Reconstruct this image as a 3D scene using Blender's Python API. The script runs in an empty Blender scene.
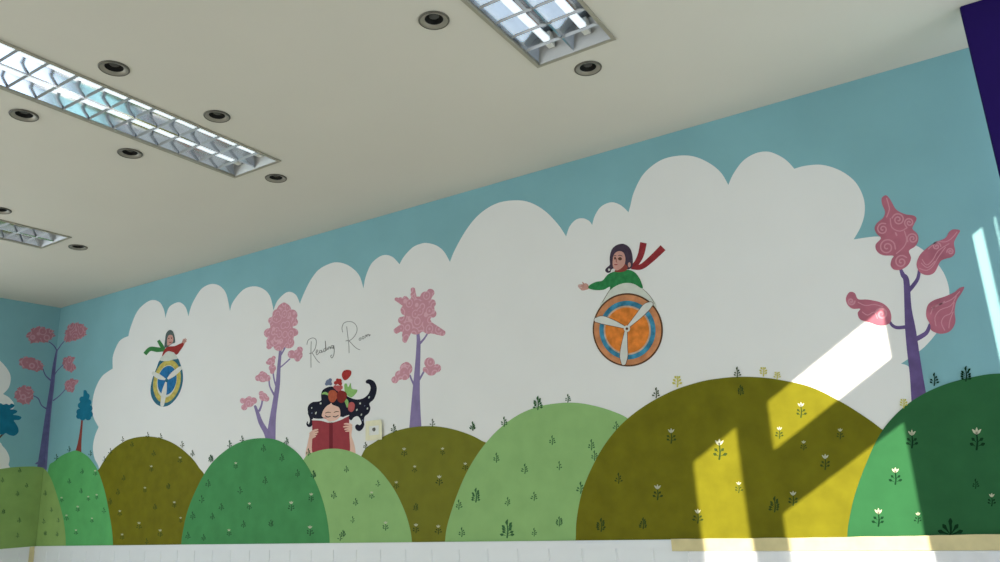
import bpy, bmesh, math, random
from mathutils import Vector, Matrix
random.seed(7)
sc = bpy.context.scene
COL = sc.collection
H = 3.1            # ceiling height
ZB = 1.258         # bottom edge of the mural / top of the wainscot
XR = 7.3           # window wall
YF = -6.6          # wall behind the camera
# ------------------------------------------------------------------ camera
YAW, PITCH, ROLL, FPX = -0.5424445, 0.2662339, -0.0503390, 762.851
CAM = Vector((6.180808, -3.299411, 1.5))
fw = Vector((math.sin(YAW)*math.cos(PITCH), math.cos(YAW)*math.cos(PITCH), math.sin(PITCH)))
r0 = Vector((math.cos(YAW), -math.sin(YAW), 0)); u0 = r0.cross(fw)
rt = r0*math.cos(ROLL) + u0*math.sin(ROLL); up = -r0*math.sin(ROLL) + u0*math.cos(ROLL)
cd = bpy.data.cameras.new('camera'); cam = bpy.data.objects.new('camera', cd); COL.objects.link(cam)
cam.matrix_world = Matrix(((rt.x, up.x, -fw.x, CAM.x), (rt.y, up.y, -fw.y, CAM.y), (rt.z, up.z, -fw.z, CAM.z), (0, 0, 0, 1)))
cd.sensor_width = 36; cd.lens = FPX*36/1000; cd.clip_start = .02; cd.clip_end = 200
sc.camera = cam
def ray(x, y): return fw + rt*((x-500)/FPX) + up*((281-y)/FPX)
def on_back(x, y):           # photo point -> (X, Z) on the mural wall
    d = ray(x, y); t = (0-CAM.y)/d.y; p = CAM + d*t; return (p.x, p.z)
def on_left(x, y):           # photo point -> (Y, Z) on the left wall
    d = ray(x, y); t = (0-CAM.x)/d.x; p = CAM + d*t; return (p.y, p.z)
def corner_x(y): return 61 - (y-307)*0.1046
# ------------------------------------------------------------------ materials
def s2l(c):
    return tuple(((v/255)/12.92 if v/255 <= .04045 else ((v/255+.055)/1.055)**2.4) for v in c)
def mat(name, rgb, rough=.6, var=.06, scale=9., metal=0., bump=0., spec=.06):
    m = bpy.data.materials.new(name); m.use_nodes = True
    nt = m.node_tree; b = nt.nodes['Principled BSDF']
    b.inputs['Roughness'].default_value = rough; b.inputs['Metallic'].default_value = metal
    b.inputs['Specular IOR Level'].default_value = spec
    if var > 0:
        tc = nt.nodes.new('ShaderNodeTexCoord'); n = nt.nodes.new('ShaderNodeTexNoise')
        n.inputs['Scale'].default_value = scale; n.inputs['Detail'].default_value = 5
        nt.links.new(tc.outputs['Object'], n.inputs['Vector'])
        r = nt.nodes.new('ShaderNodeValToRGB')
        r.color_ramp.elements[0].position = .3; r.color_ramp.elements[1].position = .7
        r.color_ramp.elements[0].color = tuple(max(0, v*(1-var)) for v in rgb)+(1,)
        r.color_ramp.elements[1].color = tuple(min(1, v*(1+var)) for v in rgb)+(1,)
        nt.links.new(n.outputs['Fac'], r.inputs['Fac']); nt.links.new(r.outputs['Color'], b.inputs['Base Color'])
        if bump:
            bp = nt.nodes.new('ShaderNodeBump'); bp.inputs['Strength'].default_value = bump; bp.inputs['Distance'].default_value = .01
            nt.links.new(n.outputs['Fac'], bp.inputs['Height']); nt.links.new(bp.outputs['Normal'], b.inputs['Normal'])
    else:
        b.inputs['Base Color'].default_value = tuple(rgb)+(1,)
    return m
def curly(name, c0, c1, scale):      # pink paint with lighter curls, for the small blossom crowns
    m = bpy.data.materials.new(name); m.use_nodes = True
    nt = m.node_tree; b = nt.nodes['Principled BSDF']; b.inputs['Roughness'].default_value = .6
    tc = nt.nodes.new('ShaderNodeTexCoord'); v = nt.nodes.new('ShaderNodeTexVoronoi')
    v.feature = 'F1'; v.inputs['Scale'].default_value = scale
    mt = nt.nodes.new('ShaderNodeMath'); mt.operation = 'MULTIPLY'; mt.inputs[1].default_value = 17.
    sn = nt.nodes.new('ShaderNodeMath'); sn.operation = 'SINE'
    nt.links.new(tc.outputs['Object'], v.inputs['Vector']); nt.links.new(v.outputs['Distance'], mt.inputs[0]); nt.links.new(mt.outputs[0], sn.inputs[0])
    r = nt.nodes.new('ShaderNodeValToRGB'); r.color_ramp.elements[0].position = .3; r.color_ramp.elements[1].position = .85
    r.color_ramp.elements[0].color = tuple(c0)+(1,); r.color_ramp.elements[1].color = tuple(c1)+(1,)
    nt.links.new(sn.outputs[0], r.inputs['Fac']); nt.links.new(r.outputs['Color'], b.inputs['Base Color'])
    return m
M = {}
M['sky'] = mat('sky_blue_wall_paint', (.21, .41, .445), .6, .05, 3.)
M['cloud'] = mat('white_wall_paint', (.745, .735, .71), .6, .012, 4.)
M['ceiling'] = mat('ceiling_paint', (.60, .575, .505), .75, .01, 3.)
M['room'] = mat('room_paint', (.72, .71, .68), .7, .02, 3.)
M['floor'] = mat('floor_tiles', (.50, .47, .41), .45, .08, 2.)
M['olive'] = mat('olive_paint', (.152, .140, .008), .6, .13, 11.)
M['olive_pale'] = mat('muted_olive_paint', (.165, .165, .018), .6, .08, 11.)
M['green'] = mat('leaf_green_paint', (.062, .25, .085), .6, .10, 9.)
M['green_bright'] = mat('bright_green_paint', (.10, .37, .12), .6, .09, 9.)
M['green_deep'] = mat('deep_green_paint', (.026, .115, .042), .6, .08, 9.)
M['pale_green'] = mat('pale_green_paint', (.26, .44, .165), .6, .06, 9.)
M['moss'] = mat('moss_green_paint', (.25, .38, .12), .6, .07, 9.)
M['trunk'] = mat('lilac_trunk_paint', (.23, .18, .34), .6, .12, 20.)
M['trunk_deep'] = mat('violet_trunk_paint', (.125, .085, .215), .6, .18, 22.)
M['trunk_dark'] = mat('slate_violet_paint', (.13, .13, .27), .6, .15, 20.)
M['pink'] = curly('blossom_pink_curls', (.53, .23, .28), (.64, .35, .41), 21.)
M['pink_far'] = curly('dusky_pink_curls', (.40, .155, .19), (.50, .25, .29), 16.)
M['pink_big'] = mat('rose_paint', (.42, .135, .185), .6, .22, 10.)
M['swirl'] = mat('pale_pink_line', (.56, .25, .30), .6, .0)
M['swirl_dark'] = mat('plum_line', (.36, .10, .16), .6, .0)
M['teal'] = mat('teal_paint', (.012, .15, .24), .6, .12, 16.)
M['rust'] = mat('rust_paint', (.24, .05, .04), .6, .1, 16.)
M['brown'] = mat('brown_paint', (.10, .045, .03), .6, .1, 16.)
M['black'] = mat('black_paint', (.010, .010, .022), .5, .0)
M['skin'] = mat('skin_paint', (.74, .47, .37), .6, .03)
M['skin2'] = mat('rosy_skin_paint', (.56, .30, .25), .6, .06, 40.)
M['book'] = mat('book_red_paint', (.30, .045, .055), .6, .06, 30.)
M['book_dark'] = mat('book_spine_paint', (.16, .02, .028), .6, .0)
M['red'] = mat('berry_red_paint', (.36, .035, .03), .6, .15, 60.)
M['red_orange'] = mat('berry_orange_paint', (.40, .09, .045), .6, .15, 60.)
M['red_dark'] = mat('berry_dark_paint', (.20, .025, .02), .6, .1, 60.)
M['rose'] = mat('berry_rose_paint', (.45, .10, .10), .6, .1, 60.)
M['slate'] = mat('slate_blue_paint', (.15, .18, .27), .6, .1, 60.)
M['leaf'] = mat('berry_leaf_paint', (.25, .45, .14), .6, .1, 60.)
M['cap'] = mat('cap_paint', (.060, .040, .062), .6, .2, 40.)
M['cap2'] = mat('grey_cap_paint', (.09, .12, .115), .6, .2, 40.)
M['jumper'] = mat('jumper_green_paint', (.03, .20, .065), .6, .2, 40.)
M['jumper_red'] = mat('jumper_red_paint', (.30, .035, .03), .6, .1, 40.)
M['scarf'] = mat('scarf_red_paint', (.26, .03, .035), .6, .2, 40.)
M['scarf_green'] = mat('scarf_green_paint', (.045, .19, .055), .6, .1, 40.)
M['cowl'] = mat('cowl_grey_paint', (.58, .60, .53), .6, .05, 30.)
M['outline'] = mat('umber_outline_paint', (.11, .05, .025), .6, .1, 40.)
M['rim'] = mat('rim_orange_paint', (.52, .22, .10), .6, .25, 22.)
M['ring_blue'] = mat('ring_blue_paint', (.05, .22, .34), .6, .45, 25.)
M['ring_pale'] = mat('ring_pale_paint', (.50, .36, .26), .6, .25, 25.)
M['orange'] = mat('disc_orange_paint', (.66, .20, .035), .6, .25, 30.)
M['blade'] = mat('blade_white_paint', (.62, .62, .57), .6, .06, 30.)
M['grey_line'] = mat('grey_line_paint', (.22, .20, .17), .6, .0)
M['teal_rim'] = mat('teal_rim_paint', (.03, .13, .19), .6, .2, 30.)
M['yellow'] = mat('ring_yellow_paint', (.48, .40, .10), .6, .25, 40.)
M['blue'] = mat('disc_blue_paint', (.02, .14, .32), .6, .2, 40.)
M['ink'] = mat('grey_ink', (.27, .265, .25), .6, .0)
M['sprig'] = mat('dark_sprig_paint', (.022, .085, .035), .6, .2, 60.)
M['sprig_soft'] = mat('soft_sprig_paint', (.04, .12, .045), .6, .2, 60.)
M['petal'] = mat('petal_paint', (.50, .50, .36), .6, .0)
M['petal_yellow'] = mat('petal_yellow_paint', (.55, .50, .10), .6, .0)
M['sprig_deep'] = mat('deep_sprig_paint', (.004, .030, .010), .6, .2, 60.)
M['sprig_olive'] = mat('olive_sprig_paint', (.035, .060, .012), .6, .2, 60.)
M['panel'] = mat('white_panel_gloss', (.72, .735, .745), .35, .015, 5., spec=.5)
M['tape'] = mat('masking_tape', (.62, .54, .30), .6, .08, 20.)
M['tape_pale'] = mat('pale_masking_tape', (.74, .70, .50), .6, .08, 20.)
M['purple'] = mat('purple_paint', (.016, .006, .085), .55, .06, 6.)
M['plate'] = mat('switch_plastic', (.72, .72, .68), .4, .0)
M['alu'] = mat('fixture_frame', (.34, .325, .26), .45, .04, 12., metal=.25)
M['mirror'] = mat('mirror_reflector', (.60, .65, .73), .13, .04, 12., metal=1.)
M['fin'] = mat('satin_fin', (.36, .36, .35), .35, .04, 12., metal=.7)
M['tube'] = mat('tube_glass', (.9, .93, .95), .3, .0)
_b = M['tube'].node_tree.nodes['Principled BSDF']; _b.inputs['Emission Color'].default_value = (.80, .92, 1, 1); _b.inputs['Emission Strength'].default_value = 2.2
M['ring'] = mat('spot_ring', (.13, .12, .10), .4, .05, 30., metal=.5)
M['ring_in'] = mat('spot_inner_ring', (.30, .285, .24), .4, .05, 30., metal=.5)
M['spot_dark'] = mat('spot_baffle', (.012, .012, .011), .5, .0)
M['lamp_glass'] = mat('spot_lamp', (.08, .08, .075), .15, .0)
def film_mat():
    m = bpy.data.materials.new('clear_film'); m.use_nodes = True; nt = m.node_tree
    b = nt.nodes['Principled BSDF']; b.inputs['Base Color'].default_value = (.9, .9, .92, 1); b.inputs['Roughness'].default_value = .22
    t = nt.nodes.new('ShaderNodeBsdfTransparent'); mx = nt.nodes.new('ShaderNodeMixShader'); mx.inputs[0].default_value = .55
    nt.links.new(t.outputs[0], mx.inputs[1]); nt.links.new(b.outputs[0], mx.inputs[2]); nt.links.new(mx.outputs[0], nt.nodes['Material Output'].inputs[0])
    return m
M['film'] = film_mat()
# ------------------------------------------------------------------ objects
def tag(o, label=None, cat=None, group=None, kind=None):
    if label: o['label'] = label
    if cat: o['category'] = cat
    if group: o['group'] = group
    if kind: o['kind'] = kind
    return o
def obj(name, bm, m, parent=None, smooth=False):
    me = bpy.data.meshes.new(name); bm.normal_update(); bm.to_mesh(me); bm.free()
    for q in (m if isinstance(m, (list, tuple)) else [m]): me.materials.append(q)
    if smooth:
        for p in me.polygons: p.use_smooth = True
    o = bpy.data.objects.new(name, me); COL.objects.link(o)
    if parent:
        o.parent = parent; o.matrix_parent_inverse = Matrix.Translation(-parent.location)
    return o
def empty(name, loc):
    o = bpy.data.objects.new(name, None); o.empty_display_size = .1; COL.objects.link(o); o.location = loc; return o
def box(bm, lo, hi):
    x0, y0, z0 = lo; x1, y1, z1 = hi
    v = [bm.verts.new(p) for p in ((x0,y0,z0),(x1,y0,z0),(x1,y1,z0),(x0,y1,z0),(x0,y0,z1),(x1,y0,z1),(x1,y1,z1),(x0,y1,z1))]
    for f in ((0,3,2,1),(4,5,6,7),(0,1,5,4),(1,2,6,5),(2,3,7,6),(3,0,4,7)): bm.faces.new([v[i] for i in f])
    return v
def struct(name, bm, m):
    o = obj(name, bm, m); o['kind'] = 'structure'; return o
# ---- paint: thin layers lying on the wall, in photo points mapped onto the wall plane
STEP = .00045
def cat_rom(P, n=7, closed=True):
    out = []; N = len(P)
    for i in range(N if closed else N-1):
        if closed: a, b, c, d = P[i-1], P[i], P[(i+1) % N], P[(i+2) % N]
        else: a, b, c, d = P[max(i-1, 0)], P[i], P[i+1], P[min(i+2, N-1)]
        for k in range(n):
            t = k/n
            out.append(tuple(.5*(2*b[j] + (c[j]-a[j])*t + (2*a[j]-5*b[j]+4*c[j]-d[j])*t*t + (3*b[j]-a[j]-3*c[j]+d[j])*t**3) for j in range(len(b))))
    if not closed: out.append(tuple(P[-1]))
    return out
def area(P): return .5*sum(P[i-1][0]*P[i][1] - P[i][0]*P[i-1][1] for i in range(len(P)))
def slab(bm, poly, layer, plane='back', mi=0, floor_z=ZB, tilt=0.):
    """poly in photo points -> thin slab of paint on the wall"""
    W = [on_back(*p[:2]) if plane == 'back' else on_left(*p[:2]) for p in poly]
    if plane == 'back': W = [(max(a, 0.0), b) for a, b in W]
    else: W = [(min(a, 0.0), b) for a, b in W]
    W = [(a, min(max(b, floor_z), H-.001)) for a, b in W]
    Q = [W[0]]
    for w in W[1:]:
        if abs(w[0]-Q[-1][0])+abs(w[1]-Q[-1][1]) > 1e-5: Q.append(w)
    if abs(Q[0][0]-Q[-1][0])+abs(Q[0][1]-Q[-1][1]) < 1e-5: Q.pop()
    if len(Q) < 3: return
    if area(Q) < 0: Q.reverse()
    f = layer*STEP; b = f-STEP*.85
    P3 = (lambda a, z, o: (a, -o, z)) if plane == 'back' else (lambda a, z, o: (o, a, z))
    F = [bm.verts.new(P3(a, z, f)) for a, z in Q]; B = [bm.verts.new(P3(a, z, b)) for a, z in Q]
    fs = [bm.faces.new(F)]
    n = len(Q)
    for i in range(n): fs.append(bm.faces.new((F[i], B[i], B[(i+1) % n], F[(i+1) % n])))
    fs.append(bm.faces.new(B[::-1]))
    for q in fs: q.material_index = mi
def clip(poly, left):                     # keep the part of a polygon left / right of the room corner
    def s(p): return (corner_x(p[1])-p[0])*(1 if left else -1)
    out = []
    for i in range(len(poly)):
        a, b = poly[i-1], poly[i]; sa, sb = s(a), s(b)
        if (sa >= 0) != (sb >= 0):
            t = sa/(sa-sb); out.append((a[0]+(b[0]-a[0])*t, a[1]+(b[1]-a[1])*t))
        if sb >= 0: out.append(b)
    return out
def fslab(bm, poly, layer, mi=0):         # paint that may run round the corner
    for left, pl in ((True, 'left'), (False, 'back')):
        q = clip([p[:2] for p in poly], left)
        if len(q) > 2: slab(bm, q, layer, pl, mi)
def ribbon(P, n=5, cap=True):             # P = (x, y, width) -> outline
    S = cat_rom([tuple(p) for p in P], n, False); L, Rr = [], []
    for i, s in enumerate(S):
        a = S[max(i-1, 0)]; b = S[min(i+1, len(S)-1)]
        dx, dy = b[0]-a[0], b[1]-a[1]; l = math.hypot(dx, dy) or 1; nx, ny = -dy/l, dx/l; w = abs(s[2])/2
        L.append((s[0]+nx*w, s[1]+ny*w)); Rr.append((s[0]-nx*w, s[1]-ny*w))
    def arc(c, p0, sg):
        a0 = math.atan2(p0[1]-c[1], p0[0]-c[0]); r = math.hypot(p0[0]-c[0], p0[1]-c[1])
        return [(c[0]+r*math.cos(a0+sg*math.pi*k/5), c[1]+r*math.sin(a0+sg*math.pi*k/5)) for k in range(1, 5)]
    if not cap: return L+Rr[::-1]
    return L + arc(S[-1], L[-1], -1) + Rr[::-1] + arc(S[0], Rr[0], -1)
def ell(cx, cy, rx, ry, n=40, rot=0.):
    c, s = math.cos(rot), math.sin(rot)
    return [(cx+rx*math.cos(t)*c-ry*math.sin(t)*s, cy+rx*math.cos(t)*s+ry*math.sin(t)*c) for t in (2*math.pi*k/n for k in range(n))]
def ring_poly(outer, inner):              # annulus as one outline with a hair-line bridge
    return outer + [outer[0]] + [inner[0]] + inner[::-1]
def union(circles, c=None, n=96):         # lumpy outline round overlapping discs
    if c is None: c = (sum(q[0] for q in circles)/len(circles), sum(q[1] for q in circles)/len(circles))
    out = []
    for k in range(n):
        t = 2*math.pi*k/n; dx, dy = math.cos(t), math.sin(t); best = .5
        for x, y, r in circles:
            ex, ey = x-c[0], y-c[1]; p = ex*dx+ey*dy; q2 = ex*ex+ey*ey-p*p
            if q2 < r*r: best = max(best, p+math.sqrt(r*r-q2))
        out.append((c[0]+dx*best, c[1]+dy*best))
    return out
def crop(x0, y0, s):                      # points read off an enlarged view of the photo
    def f(P): return [(x0+p[0]/s, y0+p[1]/s) + tuple(v/s for v in p[2:]) for p in P]
    return f
def paint(name, polys, m, parent, layer, plane='back'):
    bm = bmesh.new()
    if polys and isinstance(polys[0][0], (int, float)): polys = [polys]
    for i, p in enumerate(polys):
        if plane == 'fold': fslab(bm, p, layer+i*.12)
        else: slab(bm, p, layer+i*.12, plane)
    return obj(name, bm, m, parent)
def base_at(x, y, plane='back'):
    if plane == 'back': X, Z = on_back(x, y); return (X, 0, max(Z, ZB))
    Y, Z = on_left(x, y); return (0, Y, max(Z, ZB))
# ================================================================== ROOM
TROF = [(3.355, 'middle'), (5.125, 'right'), (1.555, 'left')]
TW, TL, TY = .168, 1.55, -.90             # half width, length, end nearest the mural wall
SPOT = [(114,68),(24,115),(217,116),(130,153),(276,178),(0,210),(78,247),(434,20),(588,68)]
def on_ceil(x, y):
    d = ray(x, y); t = (H-CAM.z)/d.z; p = CAM+d*t; return (p.x, p.y)
SP = [on_ceil(*q) for q in SPOT]
holes = [(x-TW+.010, x+TW-.010, TY-TL+.010, TY-.010) for x, _ in TROF] + [(x-.036, x+.036, y-.036, y+.036) for x, y in SP]
def sheet_with_holes(bm, u0, u1, v0, v1, holes, put):
    us = sorted({u0, u1, *[h[0] for h in holes], *[h[1] for h in holes]}); vs = sorted({v0, v1, *[h[2] for h in holes], *[h[3] for h in holes]})
    V = {}
    def g(u, v):
        if (u, v) not in V: V[(u, v)] = bm.verts.new(put(u, v))
        return V[(u, v)]
    for a, b in zip(us, us[1:]):
        for c, d in zip(vs, vs[1:]):
            mu, mv = (a+b)/2, (c+d)/2
            if any(h[0] < mu < h[1] and h[2] < mv < h[3] for h in holes): continue
            bm.faces.new((g(a, c), g(b, c), g(b, d), g(a, d)))
def thicken(bm, vec):
    r = bmesh.ops.extrude_face_region(bm, geom=bm.faces[:])
    bmesh.ops.translate(bm, verts=[v for v in r['geom'] if isinstance(v, bmesh.types.BMVert)], vec=vec)
    bmesh.ops.recalc_face_normals(bm, faces=bm.faces[:])
bm = bmesh.new(); sheet_with_holes(bm, -.15, XR+.15, YF-.15, .15, holes, lambda u, v: (u, v, H)); thicken(bm, (0, 0, .012)); struct('ceiling', bm, M['ceiling'])
bm = bmesh.new(); box(bm, (-.2, YF-.2, H+.16), (XR+.2, .2, H+.2)); struct('ceiling_2', bm, M['room'])
bm = bmesh.new(); box(bm, (-.15, YF-.15, -.1), (XR+.15, .15, 0)); struct('floor', bm, M['floor'])
bm = bmesh.new(); box(bm, (-.15, 0, 0), (XR+.15, .15, H)); struct('wall_back', bm, M['sky'])
ADDED_LWIN = [(-4.2, -1.22, .1, 2.9)]  # unseen left window, added to brighten the left end of the mural
ADDED_FWIN = [(.1, 2.1, .05, 3.05), (2.2, 4.0, .05, 3.05)]  # unseen windows behind the camera, added for even light towards the left
bm = bmesh.new(); sheet_with_holes(bm, YF, 0, 0, H, ADDED_LWIN, lambda u, v: (0, u, v)); thicken(bm, (-.03, 0, 0)); struct('wall_left', bm, M['sky'])
bm = bmesh.new(); sheet_with_holes(bm, 0, XR, 0, H, ADDED_FWIN, lambda u, v: (u, YF, v)); thicken(bm, (0, -.03, 0)); struct('wall_front', bm, M['room'])
def added_window_frame(n, a0, a1, z0, z1, put, f=.03):  # frames for the unseen added windows
    bm = bmesh.new()
    for lo, hi in (((a0-f, z0-f), (a0, z1+f)), ((a1, z0-f), (a1+f, z1+f)), ((a0, z0-f), (a1, z0)), ((a0, z1), (a1, z1+f))):
        p, q = put(lo[0], lo[1], 0), put(hi[0], hi[1], .02)
        box(bm, tuple(min(i, j) for i, j in zip(p, q)), tuple(max(i, j) for i, j in zip(p, q)))
    struct('window_%d' % n, bm, M['plate'])
def portal(loc, rot, sx, sy):  # sky portal for the added windows
    ld = bpy.data.lights.new('window_daylight', 'AREA'); ld.shape = 'RECTANGLE'; ld.size = sx; ld.size_y = sy
    o = bpy.data.objects.new('window_daylight', ld); COL.objects.link(o); o.location = loc; o.rotation_euler = rot; ld.cycles.is_portal = True
for i, (a0, a1, z0, z1) in enumerate(ADDED_LWIN):
    added_window_frame(7+i, a0, a1, z0, z1, lambda u, v, o: (-.03-o, u, v)); portal((-.06, (a0+a1)/2, (z0+z1)/2), (0, -math.pi/2, 0), z1-z0, a1-a0)
for i, (a0, a1, z0, z1) in enumerate(ADDED_FWIN):
    added_window_frame(8+i, a0, a1, z0, z1, lambda u, v, o: (u, YF-.03-o, v)); portal(((a0+a1)/2, YF-.06, (z0+z1)/2), (math.pi/2, 0, 0), a1-a0, z1-z0)
# window wall: casements whose bars and rails cut the sunlight on the mural; the last one is added for fill
T = .03; TA, TB = .8, .8*.655
TE = T+.02            # depth of wall and frame the sunlight has to clear
def win(dA, dB, z0, z1): return (-(dB+TE/TA), -dA, z0, z1+TE*.655)
def dd(X): return (XR-X)/TA
ztop, r1, r0_, sill = XR*.655-1.770, XR*.655-1.974, XR*.655-2.223, .85
WINS = [win(dd(5.311), dd(5.115), sill, ztop), win(dd(5.94), dd(5.455), r1, ztop), win(dd(5.94), dd(5.455), sill, r0_),
        win(dd(6.345), dd(6.291), 1.0, ztop+.012), win(.12, dd(6.370), .3, ztop+.012),  # second opening enlarged beyond its sun strip to add bluish skylight
        win(3.75, 4.35, .85, 2.4)]  # unseen opening added for soft fill and floor bounce
bm = bmesh.new(); sheet_with_holes(bm, YF, 0, 0, H, WINS, lambda u, v: (XR, u, v)); thicken(bm, (T, 0, 0)); struct('wall_right', bm, M['room'])
for i, (y0, y1, z0, z1) in enumerate(WINS):
    bm = bmesh.new(); f = .03
    for lo, hi in (((XR+T, y0-f, z0-f), (XR+T+.02, y0, z1+f)), ((XR+T, y1, z0-f), (XR+T+.02, y1+f, z1+f)), ((XR+T, y0, z0-f), (XR+T+.02, y1, z0)), ((XR+T, y0, z1), (XR+T+.02, y1, z1+f))): box(bm, lo, hi)
    struct('window_%d' % (i+1), bm, M['plate'])
    if z1-z0 > .3 and y1-y0 > .15:
        ld = bpy.data.lights.new('window_daylight', 'AREA'); ld.shape = 'RECTANGLE'; ld.size = z1-z0; ld.size_y = y1-y0
        lo_ = bpy.data.objects.new('window_daylight', ld); COL.objects.link(lo_); lo_.location = (XR+T+.03, (y0+y1)/2, (z0+z1)/2)
        lo_.rotation_euler = (0, math.pi/2, 0); ld.cycles.is_portal = True
# wainscot under the mural: grooved boards with a cap rail
def wainscot(axis, length, spacing, start):
    bm = bmesh.new(); prof = []; a = start; g = .006; P = .012
    while a > 0: a -= spacing
    xs = []
    while a < length:
        xs.append(a); a += spacing
    pts = [(0, P)]
    for x in xs:
        if x-g <= 0 or x+g >= length: continue
        pts += [(x-g, P), (x-g*.5, P-.003), (x+g*.5, P-.003), (x+g, P)]
    pts += [(length, P)]
    z1 = ZB-.034
    f = (lambda u, o, z: (u, -o, z)) if axis == 'x' else (lambda u, o, z: (o, -u, z))
    lo = [bm.verts.new(f(u, o, .0)) for u, o in pts]; hi = [bm.verts.new(f(u, o, z1)) for u, o in pts]
    for i in range(len(pts)-1): bm.faces.new((lo[i], lo[i+1], hi[i+1], hi[i]))
    bl = [bm.verts.new(f(u, 0, .0)) for u in (0, length)]; bh = [bm.verts.new(f(u, 0, z1)) for u in (0, length)]
    bm.faces.new((bl[0], bl[1], bh[1], bh[0])); bm.faces.new(hi+[bh[1], bh[0]]); bm.faces.new([bl[0], bl[1]]+lo[::-1])
    bm.faces.new((lo[0], hi[0], bh[0], bl[0])); bm.faces.new((lo[-1], bl[1], bh[1], hi[-1]))
    bmesh.ops.recalc_face_normals(bm, faces=bm.faces[:]); return bm
struct('trim_1', wainscot('x', XR, .1685, 3.55), M['panel'])
struct('trim_2', wainscot('y', -YF, .1685, .12), M['panel'])
def cap_rail(lo, hi):
    bm = bmesh.new(); box(bm, lo, hi); bmesh.ops.bevel(bm, geom=bm.edges[:], offset=.004, segments=2, affect='EDGES'); return bm
struct('trim_3', cap_rail((0, -.017, ZB-.036), (XR, 0, ZB)), M['panel'])
struct('trim_4', cap_rail((0, YF, ZB-.036), (.017, -.017, ZB)), M['panel'])
# narrow purple panel standing a little in front of the mural wall
bm = bmesh.new(); box(bm, (6.394, -.345, 0), (6.545, -.317, H)); bmesh.ops.bevel(bm, geom=bm.edges[:], offset=.003, segments=2, affect='EDGES')
tag(obj('upright_panel', bm, M['purple']), 'narrow deep purple upright panel meeting the ceiling at the far right', 'panel')
# ================================================================== MURAL: clouds
LOBES = [[(98,530),(100,475),(94.5,458),(93,447),(95,436),(98.7,427)],
 [(98.7,427),(93.5,417),(92.3,405),(95,390),(102,376.5),(112.8,368.5)],
 [(112.8,368.5),(113,356),(117.7,344),(122,339),(128.5,336)],
 [(128.5,336),(130.7,327),(137,312),(145.3,303.3),(153,300),(160,302.6),(164,310),(165.4,318)],
 [(165.4,318),(169,307.5),(176,302.8),(181,302.8),(185.8,307.6),(188.5,316.4)],
 [(188.5,316.4),(192,304.4),(200,290.6),(207.3,285.2),(214.5,284),(221.6,287.3),(226.6,294.8),(230,311)],
 [(230,311),(233,302),(243,290),(254,286.3),(264,289.4),(270.3,297),(273.6,310.6)],
 [(273.6,310.6),(277,301.6),(284,294),(290,291.8),(296.2,295.3),(300,303.8)],
 [(300,303.8),(302,298),(309,283),(318,270.4),(329,264),(338,262.3),(349,265.8),(359,275),(363.5,288.5)],
 [(363.5,288.5),(365.5,277.5),(371,264.4),(379,257),(386,255),(393,257.3),(399.6,264.3)],
 [(399.6,264.3),(404,256.6),(412.5,247.6),(420,244),(427,243),(436.6,245.6),(444,251.6),(450,262)],
 [(450,262),(455,249.7),(466.6,229.4),(480,213.7),(497,203.3),(515.5,200.3),(530.3,202.6),(545,211),(558,224.3),(566.2,236.5)],
 [(566.2,236.5),(569.6,226.6),(576,219.7),(583,218.3),(589.2,221),(592.2,225)],
 [(592.2,225),(595,215.5),(601.3,206.5),(611,202.3),(619.3,204.4),(625.4,209),(628.5,212.4)],
 [(628.5,212.4),(630.4,205.6),(634,192),(643.6,174),(659.4,161),(676,156),(692.5,156.2),(708,162.4),(720.6,172.2),(728.4,185)],
 [(728.4,185),(733.3,174),(743,161),(755.6,153.3),(768.2,151.7),(779.8,156),(788,161.8),(794.3,168.8)],
 [(794.3,168.8),(806,165.7),(823,165),(841,171),(855.3,182),(863.4,197.5),(864.6,213),(860.6,227),(853.6,239.5)],
 [(853.6,239.5),(868,237.3),(880,236.6),(900,239),(917,246),(928,254),(940,267),(946.8,280),(949.4,294),(947,310),(939,329),(926.4,345),(914,355),(901,363.6)],
 [(901,363.6),(909,367),(915,380),(919,400),(918,430)]]
poly = []
for L in LOBES: poly += cat_rom(L, 6, False)[:-1]
poly += [(918,430),(880,535),(600,535),(300,538),(105,540)]
tag(paint('painted_cloud', poly, M['cloud'], None, 1), 'huge white scalloped cloud bank painted across the long mural wall', 'painted cloud', 'painted clouds')
p = cat_rom([(-90,345),(-30,350),(-6,357),(5,366),(10.5,376),(9,387),(3,394)], 5, False)+cat_rom([(3,394),(9,397.5),(14,404),(11,410),(-10,413),(-90,414)], 5, False)
tag(paint('painted_cloud', p, M['cloud'], None, 1, 'left'), 'white round cloud above the dark teal tree on the left wall', 'painted cloud', 'painted clouds')
p = cat_rom([(-70,438),(-8,440.5),(3,446.5),(9,456),(8.5,464),(3,471),(-70,474)], 6, True)
tag(paint('painted_cloud', p, M['cloud'], None, 1, 'left'), 'small white cloud below the dark teal tree, low on the left wall', 'painted cloud', 'painted clouds')
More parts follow.
